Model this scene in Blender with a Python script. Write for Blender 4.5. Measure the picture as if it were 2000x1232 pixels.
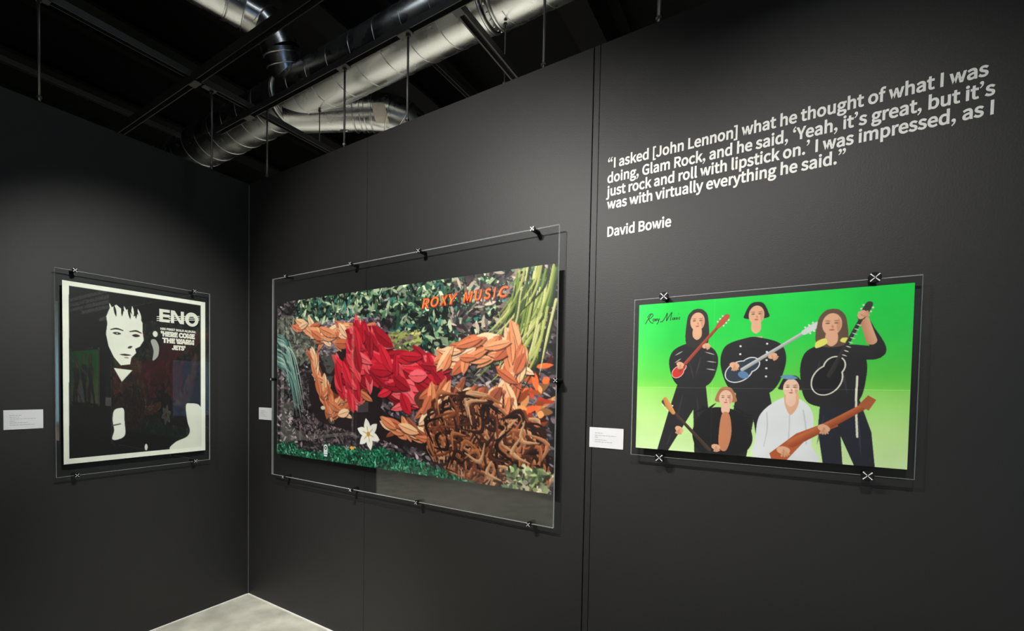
import bpy, bmesh, math, random
import numpy as np
from mathutils import Vector, Matrix

for o in list(bpy.data.objects): bpy.data.objects.remove(o)
S = bpy.context.scene
COL = S.collection
PI = math.pi

# ------------------------------------------------------------------ camera
F, CX, CY = 909.708, 905.251, 781.646
cam_d = bpy.data.cameras.new('camera'); cam = bpy.data.objects.new('camera', cam_d); COL.objects.link(cam)
S.camera = cam
cam_d.sensor_fit = 'HORIZONTAL'; cam_d.sensor_width = 36
cam_d.lens = F * 36 / 2000
cam_d.shift_x = (1000 - CX) / 2000
cam_d.shift_y = -(616 - CY) / 2000
cam_d.clip_start = .02
cr = Vector((0.83131151, 0.55560053, 0.01514016)); cu = Vector((-0.02832522, 0.01514529, 0.99948402))
cf = Vector((-0.55508455, 0.83131141, -0.02832797))
m = Matrix((cr, cu, -cf)).transposed().to_4x4(); m.translation = (3.26173, -1.99979, 1.58062)
cam.matrix_world = m

# ------------------------------------------------------------------ world and lights
w = bpy.data.worlds.new('world'); S.world = w; w.use_nodes = True
w.node_tree.nodes['Background'].inputs[0].default_value = (.9, .95, 1, 1)
w.node_tree.nodes['Background'].inputs[1].default_value = .004

def spot(name, loc, aim, power, size, blend, rad, col=(1, .97, .92)):
    l = bpy.data.lights.new(name, 'SPOT'); o = bpy.data.objects.new(name, l); COL.objects.link(o)
    l.energy = power; l.spot_size = math.radians(size); l.spot_blend = blend; l.shadow_soft_size = rad; l.color = col
    o.location = loc; o.rotation_euler = (Vector(aim) - Vector(loc)).to_track_quat('-Z', 'Y').to_euler()
    return o
spot('track_spot_big_poster', (1.6, -2.7, 3.45), (1.60, 0, 1.62), 400, 72, .9, .035)
spot('track_spot_quote', (2.05, -2.5, 3.3), (2.65, 0, 1.75), 150, 52, 1.0, .03)
spot('track_spot_green_poster', (3.3, -2.5, 3.45), (3.35, 0, 1.64), 195, 50, 1.0, .03)
spot('track_spot_left_wall', (2.9, -1.2, 3.45), (0, -.74, 1.72), 420, 36, 1.0, .03, (1, .99, .95))
spot('track_spot_floor', (1.9, -1.6, 3.4), (.8, -.6, 0), 560, 44, .9, .04, (1, .98, .93))
for i_, (x_, y_) in enumerate(((-4, 2.2), (-2, 3.2), (0, 2.4), (1.6, 2.0), (3.2, 2.6), (5, 2.2), (2.4, 4.6), (-1.5, 5.0), (5.5, 5.0))):   # spots added behind the wall, brightening the floor that the ducts mirror
    spot('duct_fill_spot_rear', (x_, y_, 3.5), (x_ + .3, y_ + .4, 0), 440, 110, .6, .04, (1, .99, .95))
for x_, y_, p_ in ((3.2, -3.9, 500), (5.2, -3.0, 500), (1.0, -4.2, 500), (-1.6, -3.2, 500), (-3.6, -1.6, 160), (-1.4, -.9, 200), (4.9, -4.6, 400)):
    spot('duct_fill_spot_front', (x_, y_, 3.45), (x_, y_ - .3, 0), p_, 84, .7, .04)  # spots added to brighten the floor mirrored in ducts and acrylic

S.view_settings.view_transform = 'Standard'; S.view_settings.look = 'None'
S.view_settings.exposure = 0; S.view_settings.gamma = 1; S.view_settings.use_curve_mapping = False

# ------------------------------------------------------------------ materials
def lin(c):
    c = np.asarray(c, float) / 255
    return np.where(c <= .04045, c / 12.92, ((c + .055) / 1.055) ** 2.4)
def mat(name, col, rough=.5, metal=0, spec=.5, noise=0, nscale=20, bump=0, bscale=200, bdist=.001, coat=0, rvar=0):
    M = bpy.data.materials.new(name); M.use_nodes = True; nt = M.node_tree; N = nt.nodes; L = nt.links
    b = N['Principled BSDF']
    b.inputs['Base Color'].default_value = (*col, 1); b.inputs['Roughness'].default_value = rough
    b.inputs['Metallic'].default_value = metal; b.inputs['Specular IOR Level'].default_value = spec
    if coat: b.inputs['Coat Weight'].default_value = coat
    tc = N.new('ShaderNodeTexCoord')
    nz = N.new('ShaderNodeTexNoise'); nz.inputs['Scale'].default_value = nscale; nz.inputs['Detail'].default_value = 5
    L.new(tc.outputs['Object'], nz.inputs['Vector'])
    r = N.new('ShaderNodeMapRange'); r.inputs[1].default_value = .3; r.inputs[2].default_value = .7
    k = noise or .03
    r.inputs[3].default_value = 1 - k; r.inputs[4].default_value = 1 + k
    L.new(nz.outputs['Fac'], r.inputs[0])
    mx = N.new('ShaderNodeVectorMath'); mx.operation = 'SCALE'; mx.inputs[0].default_value = col
    L.new(r.outputs[0], mx.inputs['Scale']); L.new(mx.outputs[0], b.inputs['Base Color'])
    if rvar:
        r2 = N.new('ShaderNodeMapRange'); r2.inputs[1].default_value = .3; r2.inputs[2].default_value = .7
        r2.inputs[3].default_value = rough - rvar; r2.inputs[4].default_value = rough + rvar
        L.new(nz.outputs['Fac'], r2.inputs[0]); L.new(r2.outputs[0], b.inputs['Roughness'])
    if bump:
        n2 = N.new('ShaderNodeTexNoise'); n2.inputs['Scale'].default_value = bscale; n2.inputs['Detail'].default_value = 3
        L.new(tc.outputs['Object'], n2.inputs['Vector'])
        bp = N.new('ShaderNodeBump'); bp.inputs['Strength'].default_value = bump; bp.inputs['Distance'].default_value = bdist
        L.new(n2.outputs['Fac'], bp.inputs['Height']); L.new(bp.outputs[0], b.inputs['Normal'])
    return M
WALL = mat('black_wall_paint', (.0165, .0164, .0158), .52, spec=.40, noise=.06, nscale=3, bump=.45, bscale=190, bdist=.0008)
GAP = mat('joint_shadow_filler', (.006, .006, .006), .8)
BEAD = mat('corner_bead', (.10, .10, .095), .5)
FLOOR = mat('polished_concrete', (.47, .46, .39), .34, noise=.30, nscale=5, bump=.1, bscale=30)
FEDGE = mat('floor_edge_highlight', (.75, .74, .70), .5)  # pale tone paints the highlight along the floor edge
STEEL = mat('black_painted_steel', (.014, .0135, .013), .5, bump=.1)
DARK = mat('black_ceiling_paint', (.0035, .0035, .004), .9, spec=.15)
DUCT = mat('galvanised_sheet', (.56, .57, .57), .27, metal=1, noise=.08, nscale=5, rvar=.06, bump=.05, bscale=4, bdist=.02)
SEAM = mat('galvanised_seam', (.55, .56, .56), .3, metal=1)
ROD = mat('threaded_zinc_rod', (.16, .155, .15), .45, metal=.8, bump=.4, bscale=300)
BLACKCAP = mat('black_cap', (.008, .008, .008), .25)
GLINT = mat('groove_glint', (.95, .95, .95), .3, metal=.2)  # near-white colour paints the reflections in the cap's cross slot
LAMP = bpy.data.materials.new('lamp_diffuser'); LAMP.use_nodes = True; _b = LAMP.node_tree.nodes['Principled BSDF']
_b.inputs['Emission Color'].default_value = (.85, .94, 1, 1); _b.inputs['Emission Strength'].default_value = 7
CARD = mat('white_card', (.70, .71, .72), .6)
INK = mat('grey_ink', (.33, .34, .36), .7)
VINYL = mat('white_vinyl', (.80, .80, .77), .5)
PAPER = mat('cream_paper', (.74, .74, .64), .5)
ORANGE = mat('orange_print', (.86, .10, .02), .4)
YELLOW = mat('yellow_print', (1.0, .50, .08), .4)
DKRED = mat('dark_red_print', (.12, .01, .01), .5)
DKGREEN = mat('dark_green_ink', (.0, .09, .015), .5)
BLACKINK = mat('black_ink', (.015, .015, .015), .5)
LABEL = mat('beige_sticker', (.62, .55, .47), .6)
EDGE = mat('sawn_acrylic_edge', (.95, .97, .97), .35)
_n = EDGE.node_tree.nodes; _tr = _n.new('ShaderNodeBsdfTranslucent'); _tr.inputs[0].default_value = (.95, .98, .98, 1); _mx = _n.new('ShaderNodeMixShader'); _mx.inputs[0].default_value = .6
EDGE.node_tree.links.new(_n['Principled BSDF'].outputs[0], _mx.inputs[1]); EDGE.node_tree.links.new(_tr.outputs[0], _mx.inputs[2]); EDGE.node_tree.links.new(_mx.outputs[0], _n['Material Output'].inputs[0])

def acrylic():
    M = bpy.data.materials.new('clear_acrylic'); M.use_nodes = True; nt = M.node_tree; N = nt.nodes; L = nt.links
    N.remove(N['Principled BSDF'])
    t = N.new('ShaderNodeBsdfTransparent'); t.inputs[0].default_value = (.985, .992, .99, 1)
    g = N.new('ShaderNodeBsdfGlossy'); g.inputs['Roughness'].default_value = .012
    f = N.new('ShaderNodeFresnel'); f.inputs[0].default_value = 1.52
    ge = N.new('ShaderNodeNewGeometry')
    fr = N.new('ShaderNodeMath'); fr.operation = 'SUBTRACT'; fr.inputs[0].default_value = 1
    L.new(ge.outputs['Backfacing'], fr.inputs[1])
    mu = N.new('ShaderNodeMath'); mu.operation = 'MULTIPLY'; L.new(f.outputs[0], mu.inputs[0]); L.new(fr.outputs[0], mu.inputs[1])
    k = N.new('ShaderNodeMath'); k.operation = 'MULTIPLY'; k.inputs[1].default_value = 1.5; k.use_clamp = True
    L.new(mu.outputs[0], k.inputs[0])
    x = N.new('ShaderNodeMixShader'); L.new(k.outputs[0], x.inputs[0]); L.new(t.outputs[0], x.inputs[1]); L.new(g.outputs[0], x.inputs[2])
    L.new(x.outputs[0], N['Material Output'].inputs[0])
    return M
ACR = acrylic()
def print_mat(name):
    M = bpy.data.materials.new(name); M.use_nodes = True; nt = M.node_tree; N = nt.nodes; L = nt.links
    b = N['Principled BSDF']; b.inputs['Roughness'].default_value = .5; b.inputs['Specular IOR Level'].default_value = .3
    a = N.new('ShaderNodeAttribute'); a.attribute_name = 'ink'
    tc = N.new('ShaderNodeTexCoord'); nz = N.new('ShaderNodeTexNoise'); nz.inputs['Scale'].default_value = 9
    L.new(tc.outputs['Object'], nz.inputs['Vector'])
    r = N.new('ShaderNodeMapRange'); r.inputs[1].default_value = .3; r.inputs[2].default_value = .7; r.inputs[3].default_value = .95; r.inputs[4].default_value = 1.05
    L.new(nz.outputs['Fac'], r.inputs[0])
    v = N.new('ShaderNodeVectorMath'); v.operation = 'SCALE'; L.new(a.outputs['Color'], v.inputs[0]); L.new(r.outputs[0], v.inputs['Scale'])
    L.new(v.outputs[0], b.inputs['Base Color'])
    return M
PRINT = print_mat('printed_paper')

# ------------------------------------------------------------------ object helpers
def link(name, me, mats, parent=None, label=None, kind=None, cat=None, group=None, smooth=False):
    o = bpy.data.objects.new(name, me); COL.objects.link(o)
    for mm in (mats if isinstance(mats, (list, tuple)) else [mats]): me.materials.append(mm)
    if parent: o.parent = parent
    if smooth:
        me.polygons.foreach_set('use_smooth', [True] * len(me.polygons))
    for k, v in (('label', label), ('kind', kind), ('category', cat), ('group', group)):
        if v: o[k] = v
    return o
def empty(name, loc=(0, 0, 0), rz=0, **kw):
    o = bpy.data.objects.new(name, None); COL.objects.link(o); o.location = loc; o.rotation_euler = (0, 0, rz)
    o.empty_display_size = .05
    for k, v in kw.items():
        if v: o[{'cat': 'category'}.get(k, k)] = v
    return o
def box_bm(bm, a, b, mi=0):
    x0, y0, z0 = a; x1, y1, z1 = b
    vs = [bm.verts.new(p) for p in ((x0, y0, z0), (x1, y0, z0), (x1, y1, z0), (x0, y1, z0), (x0, y0, z1), (x1, y0, z1), (x1, y1, z1), (x0, y1, z1))]
    fs = []
    for q in ((0, 3, 2, 1), (4, 5, 6, 7), (0, 1, 5, 4), (1, 2, 6, 5), (2, 3, 7, 6), (3, 0, 4, 7)):
        f = bm.faces.new([vs[i] for i in q]); f.material_index = mi; fs.append(f)
    return fs
def mesh_of(bm, name='mesh'):
    me = bpy.data.meshes.new(name); bm.normal_update(); bm.to_mesh(me); bm.free(); return me
def box(name, a, b, mats, bevel=0, **kw):
    bm = bmesh.new(); box_bm(bm, a, b)
    if bevel: bmesh.ops.bevel(bm, geom=list(bm.edges), offset=bevel, segments=2, affect='EDGES')
    return link(name, mesh_of(bm, name), mats, **kw)
def smooth_path(pts, n):
    pts = [Vector(p) for p in pts]; P = [pts[0] * 2 - pts[1]] + pts + [pts[-1] * 2 - pts[-2]]; out = []
    for i in range(1, len(P) - 2):
        for k in range(n):
            t = k / n; a, b, c, d = P[i - 1:i + 3]
            out.append(.5 * ((2 * b) + (c - a) * t + (2 * a - 5 * b + 4 * c - d) * t * t + (-a + 3 * b - 3 * c + d) * t ** 3))
    out.append(pts[-1]); return out
def tube_bm(bm, path, r, seg=32, caps=False):
    path = [Vector(p) for p in path]; n = len(path)
    rs = r if isinstance(r, (list, tuple)) else [r] * n
    t0 = (path[1] - path[0]).normalized(); up = Vector((0, 0, 1)) if abs(t0.z) < .9 else Vector((1, 0, 0))
    u = t0.cross(up).normalized(); rings = []
    for i in range(n):
        t = (path[min(i + 1, n - 1)] - path[max(i - 1, 0)]).normalized()
        u = (u - t * u.dot(t)).normalized(); v = t.cross(u)
        rings.append([bm.verts.new(path[i] + rs[i] * (u * math.cos(2 * PI * k / seg) + v * math.sin(2 * PI * k / seg))) for k in range(seg)])
    for a, b in zip(rings, rings[1:]):
        for k in range(seg): bm.faces.new((a[k], b[k], b[(k + 1) % seg], a[(k + 1) % seg]))
    if caps: bm.faces.new(rings[0]); bm.faces.new(rings[-1][::-1])
def tube(name, path, r, mats, seg=32, caps=False, smooth=True, **kw):
    bm = bmesh.new(); tube_bm(bm, path, r, seg, caps); bmesh.ops.recalc_face_normals(bm, faces=bm.faces)
    return link(name, mesh_of(bm, name), mats, smooth=smooth, **kw)
def ring(name, c, d, r, wd, th, mats, **kw):      # raised band round a duct at c, direction d
    c = Vector(c); d = Vector(d).normalized()
    ps = [c - d * wd / 2, c - d * wd / 2 * .98, c + d * wd / 2 * .98, c + d * wd / 2]
    return tube(name, ps, [r - .002, r + th, r + th, r - .002], mats, seg=48, **kw)

# ------------------------------------------------------------------ the room
H = 3.05
fl = box('floor', (-7, -6, -.1), (8, 7, 0), FLOOR, kind='structure')
wr = empty('wall_right', kind='structure')
g = .0022
for a, b in ((0.0, 1.2165), (1.2175, 2.5755 - g), (2.5755 + g, 2.6035 - .0012), (2.6035 + .0012, 3.96), (3.9625, 5.3), (5.3025, 6.6)):
    box('wall_panel', (a, 0, 0), (b, .018, H), WALL, bevel=.0012, parent=wr)
box('wall_core', (-.1, .018, 0), (6.6, .1, H - .002), GAP, parent=wr)
wl = empty('wall_left', kind='structure')
for a, b in ((-1.455, 0),):
    box('wall_panel', (-.018, a, 0), (0, b, H), WALL, bevel=.0012, parent=wl)
box('wall_core', (-.1, -1.455, 0), (-.018, .018, H - .002), GAP, parent=wl)
box('trim_1', (.0, -.0045, 0), (.0035, 0, H - .01), BEAD, kind='structure')
box('trim_2', (.006, -.012, 0), (6.5, -.0005, .004), FEDGE, kind='structure')  # strip carrying the painted floor-edge highlight
box('trim_3', (.0005, -1.45, 0), (.010, -.013, .004), FEDGE, kind='structure')
box('wall_back', (1.2, -5.3, 0), (6.7, -5.2, H), WALL, kind='structure')
box('wall_far_side', (6.6, -5.3, 0), (6.7, .1, H), WALL, kind='structure')
for nm, a, b in (('wall_hall_west', (-7.1, -6, 0), (-7, 7, 6.3)), ('wall_hall_east', (8, -6, 0), (8.1, 7, 6.3)), ('wall_hall_north', (-7, 7, 0), (8, 7.1, 6.3)), ('wall_hall_south', (-7, -6.1, 0), (8, -6, 6.3))):
    box(nm, a, b, DARK, kind='structure')
ce = empty('ceiling', kind='structure')
box('ceiling_deck', (-7, -6, 6.3), (8, 7, 6.4), DARK, parent=ce)
for x in (-4.2, -2.6, -.7, 1.52, 3.4, 5.2):
    bm = bmesh.new()
    box_bm(bm, (x - .14, -6, 5.3), (x + .14, 7, 5.34)); box_bm(bm, (x - .02, -6, 5.34), (x + .02, 7, 6.0)); box_bm(bm, (x - .14, -6, 6.0), (x + .14, 7, 6.04))
    link('ceiling_joist', mesh_of(bm, 'joist'), DARK, parent=ce)

# ------------------------------------------------------------------ strut grid over the walls
def strut(name, a, b, gaps, label, group='black strut channels of the ceiling grid', z=3.535, wd=.041, ht=.041):
    a = Vector(a); b = Vector(b); L = (b - a).length; rz = math.atan2(b.y - a.y, b.x - a.x)
    t = empty(name, (a.x, a.y, z), rz, label=label, cat='beam', group=group)
    h = wd / 2; th = .003
    bm = bmesh.new()
    box_bm(bm, (0, -h, ht - th), (L, h, ht)); box_bm(bm, (0, -h, 0), (L, -h + th, ht - th)); box_bm(bm, (0, h - th, 0), (L, h, ht - th))
    box_bm(bm, (0, -h + th, 0), (L, -.0155, th)); box_bm(bm, (0, .0155, 0), (L, h - th, th))
    link('channel', mesh_of(bm, 'channel'), STEEL, parent=t)
    for gx in gaps:
        box('clamp_plate', (gx - .045, -h - .004, -.007), (gx + .045, h + .004, -.0005), STEEL, bevel=.002, parent=t)
    return t
strut('strut_channel', (-.42, 0, 0), (4.6, 0, 0), (.44 + .0 - .02, 1.42, 1.92, 2.76, 3.25), 'strut channel running right above the long right wall, its open end by the corner')
strut('strut_channel', (-3.2, -.415, 0), (4.6, -.415, 0), (3.26, 5.0), 'strut channel parallel to the right wall, the one nearest the viewer', z=3.535, ht=.06)
strut('strut_channel', (.02, -3.6, -0), (.02, 3.2, 0), (2.42, 3.3), 'strut channel running out above the top of the left wall', z=3.577)
strut('strut_channel', (1.805, -.0, 0), (1.805, 3.2, 0), (.06,), 'strut channel crossing under the big silver duct, right of centre', z=3.577, wd=.05)
strut('strut_channel', (.70, 1.12, 0), (.70, 4.2, 0), (), 'thin dark strut channel seen behind the big duct above the middle of the wall', z=4.4)
strut('strut_channel', (-2.1, -1.6, 0), (-2.1, .5, 0), (), 'faint high strut channel in the darkness over the left wall', z=4.2)

def rod(loc, ztop, label, r=.0065):
    t = empty('threaded_rod', loc, 0, label=label, cat='rod', group='threaded rods over the gallery walls')
    h = ztop - loc[2]
    tube('rod_shaft', [(0, 0, 0), (0, 0, h)], r, ROD, seg=12, caps=True, parent=t)
    tube('hex_nut', [(0, 0, h - .018), (0, 0, h - .006)], .014, STEEL, seg=6, caps=True, smooth=False, parent=t)
    tube('hex_nut', [(0, 0, .012), (0, 0, .022)], .012, ROD, seg=6, caps=True, smooth=False, parent=t)
rod((.205, .009, 3.05), 3.535, 'threaded rod on the right wall top, nearest the corner')
rod((1.005, .009, 3.05), 3.535, 'threaded rod in front of the silver branch duct, second from the corner')
rod((1.515, .009, 3.05), 3.535, 'threaded rod dropping past the end of the branch elbow')
rod((2.335, .009, 3.05), 3.535, 'threaded rod on the right wall top left of the wall joint')
rod((2.833, .009, 3.05), 3.535, 'threaded rod at the far right, above the wall quotation', .008)
rod((.009, -.28, 3.05), 3.577, 'threaded rod on the left wall in front of the duct end')
rod((.009, -1.18, 3.05), 3.577, 'threaded rod at the far left above the portrait poster')
rod((1.685, .8, 3.62), 4.036, 'thin hanging rod beneath the big duct, free at its lower end', .004)
rod((-.208, .8, 3.73), 4.05, 'short rod end hanging in the dark below the big duct', .005)

for x_, y_, lb in ((.2, -.40, 'added long lamp above the view, nearest the corner'), (2.6, -1.6, 'added long lamp above the viewer')):
    t = empty('added_streak_lamp', (x_, y_, 5.2), 0, label=lb, cat='lamp')  # lamps added out of view to streak the drop duct with highlights
    box('lamp_housing', (0, -.07, .012), (1.6, .07, .08), STEEL, bevel=.004, parent=t)
    box('lamp_diffuser', (.02, -.06, 0), (1.58, .06, .012), LAMP, parent=t)
    for hx in (.2, 1.4): tube('lamp_rod', [(hx, 0, .08), (hx, 0, 1.1)], .005, ROD, seg=8, caps=True, parent=t)
# ------------------------------------------------------------------ ducts
AY, AZ, AR = .80, 4.272, .221
d = empty('duct_run', (0, AY, AZ), 0, label='big round silver spiral duct with its branches, running over the right wall', cat='duct')
xs = [-4.2 + .2 * i for i in range(29)] + [1.56]
tube('duct_body', [(x, 0, 0) for x in xs], AR, DUCT, seg=96, parent=d)
tube('duct_body', [(1.545, 0, 0), (1.57, 0, 0), (1.60, 0, 0), (1.64, 0, 0), (1.67, 0, 0)] + [(1.8 + .2 * i, 0, 0) for i in range(15)],
     [AR - .012, AR - .014, AR - .004, AR + .006, AR + .008] + [AR + .008] * 15, DUCT, seg=96, parent=d)
bm = bmesh.new()
n = 3000; hp = []
for i in range(n + 1):
    a = 2 * PI * i * (22 / n); x = -4.1 + .265 * a / (2 * PI)
    if x > 1.53: break
    hp.append((x + .045, (AR + .0005) * math.cos(a - 1.78), (AR + .0005) * math.sin(a - 1.78)))
tube_bm(bm, hp, .0032, 6); link('spiral_seam', mesh_of(bm), SEAM, parent=d, smooth=True)
bm = bmesh.new(); hp = []
for i in range(700):
    a = 2 * PI * i / 120; x = 1.70 + .265 * a / (2 * PI)
    hp.append((x, (AR + .0085) * math.cos(a - 1.9), (AR + .0085) * math.sin(a - 1.9)))
tube_bm(bm, hp, .0032, 6); link('spiral_seam', mesh_of(bm), SEAM, parent=d, smooth=True)
ring('collar', (-.64, 0, 0), (1, 0, 0), AR, .05, .010, SEAM, parent=d)
ring('collar', (-.60, 0, 0), (1, 0, 0), AR, .012, .016, SEAM, parent=d)
ring('collar', (1.625, 0, 0), (1, 0, 0), AR, .02, .014, SEAM, parent=d)
ring('collar', (1.555, 0, 0), (1, 0, 0), AR, .014, .008, SEAM, parent=d)
for i in range(7):
    a = math.radians(-130 + i * 14)
    box('screw', (1.59, AR * math.cos(a) - .004, AR * math.sin(a) - .004), (1.598, AR * math.cos(a) + .004, AR * math.sin(a) + .004), SEAM, parent=d)

# branch coming down into the main duct
org = Vector((0, AY, AZ)); run = d
def loc(ps): return [Vector(p) - org for p in ps]
b1 = tube('drop_branch', loc([(-.535, .63, 4.60), (-.55, .68, 4.49), (-.565, .76, 4.33), (-.575, .80, 4.25)]), [.160, .155, .140, .130], DUCT, seg=64, parent=run, label='silver branch dropping from the upper left into the big duct')
tube('feed_duct', loc(smooth_path([(-.95, -1.2, 4.86), (-.83, -.4, 4.84), (-.70, .22, 4.82)], 6)), .140, DUCT, seg=64, parent=b1)
el = [(-.70, .20, 4.82), (-.66, .36, 4.82), (-.60, .49, 4.79), (-.555, .58, 4.71), (-.535, .63, 4.60)]
er = [.142, .152, .162, .164, .162]
for i in range(4):
    a, b = Vector(el[i]) - org, Vector(el[i + 1]) - org
    e = (b - a).normalized() * .016
    tube('elbow_gore', [a - e, b + e], [er[i], er[i + 1]], DUCT, seg=64, parent=b1)
    ring('gore_seam', a, b - a, er[i] + .002, .008, .005, SEAM, parent=b1)
ring('collar', Vector((-.54, .645, 4.565)) - org, (-.1, .40, -.9), .160, .010, .006, SEAM, parent=b1)
ring('collar', Vector((-.55, .68, 4.49)) - org, (-.1, .42, -.9), .156, .010, .006, SEAM, parent=b1)

# small run behind the elbow
b2 = tube('rear_branch', loc([(-1.33, .75, 5.30), (-1.02, .98, 5.02), (-.79, 1.0, 4.66)]), .105, DUCT, seg=40, parent=run, label='small silver duct partly hidden behind the elbow')
ring('collar', Vector((-1.02, .98, 5.02)) - org, (.25, .1, -.3), .105, .012, .006, SEAM, parent=b2)

# branch leaving the main duct and bending behind the wall
st = [(-.62, .78, 4.12), (-.02, 1.125, 4.12)]
b3 = tube('side_branch', loc([st[0], (-.3, .965, 4.12), st[1]]), .152, DUCT, seg=64, parent=run, label='silver branch duct with a sticker, bending down behind the right wall')
tube('coupling', loc([st[1], (.055, 1.168, 4.12), (.085, 1.185, 4.12)]), [.157, .157, .157], DUCT, seg=64, parent=b3)
el = [Vector(p) for p in ((.085, 1.185, 4.12), (.20, 1.26, 4.115), (.30, 1.36, 4.08), (.37, 1.47, 4.0), (.40, 1.57, 3.88), (.41, 1.62, 3.74), (.41, 1.64, 3.5))]
for i in range(len(el) - 1):
    a, b = el[i] - org, el[i + 1] - org; e = (b - a).normalized() * .02
    tube('elbow_gore', [a - e, b + e], [.162, .162], DUCT, seg=64, parent=b3)
    ring('gore_seam', a, b - a, .163, .007, .005, SEAM, parent=b3)
for p in ((-.06, 1.10, 4.12), (-.005, 1.134, 4.12), (.03, 1.154, 4.12), (.075, 1.18, 4.12)):
    ring('collar', Vector(p) - org, (.6, .345, 0), .157, .007, .006, SEAM, parent=b3)
bm = bmesh.new()                                   # curved paper sticker on the camera side of the elbow
ax = Vector((.115, .075, -.005)).normalized(); sd = Vector((ax.y, -ax.x, 0)).normalized()
c0 = Vector((.158, 1.230, 4.118)) - org; rows = []
for i in range(9):
    a = math.radians(-58 + i * 54 / 8)
    n_ = sd * math.cos(a) + Vector((0, 0, 1)) * math.sin(a)
    rows.append([bm.verts.new(c0 + n_ * .1655 + ax * (t + .03 * (4 - i) / 8)) for t in (-.062, -.02, .02, .060)])
for r0, r1 in zip(rows, rows[1:]):
    for k in range(3): bm.faces.new((r0[k], r0[k + 1], r1[k + 1], r1[k]))
link('paper_sticker', mesh_of(bm), LABEL, parent=b3, smooth=True, label='beige paper sticker')
hb = Vector((-.16, 1.045, 3.968)) - org
tube('damper_handle', [hb + Vector((0, 0, .01)), hb + Vector((.0, -.004, -.035))], .008, SEAM, seg=12, caps=True, parent=b3)
tube('damper_handle', [hb + Vector((-.03, -.02, -.006)), hb + Vector((.03, .018, -.006))], .006, SEAM, seg=12, caps=True, parent=b3)

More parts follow.
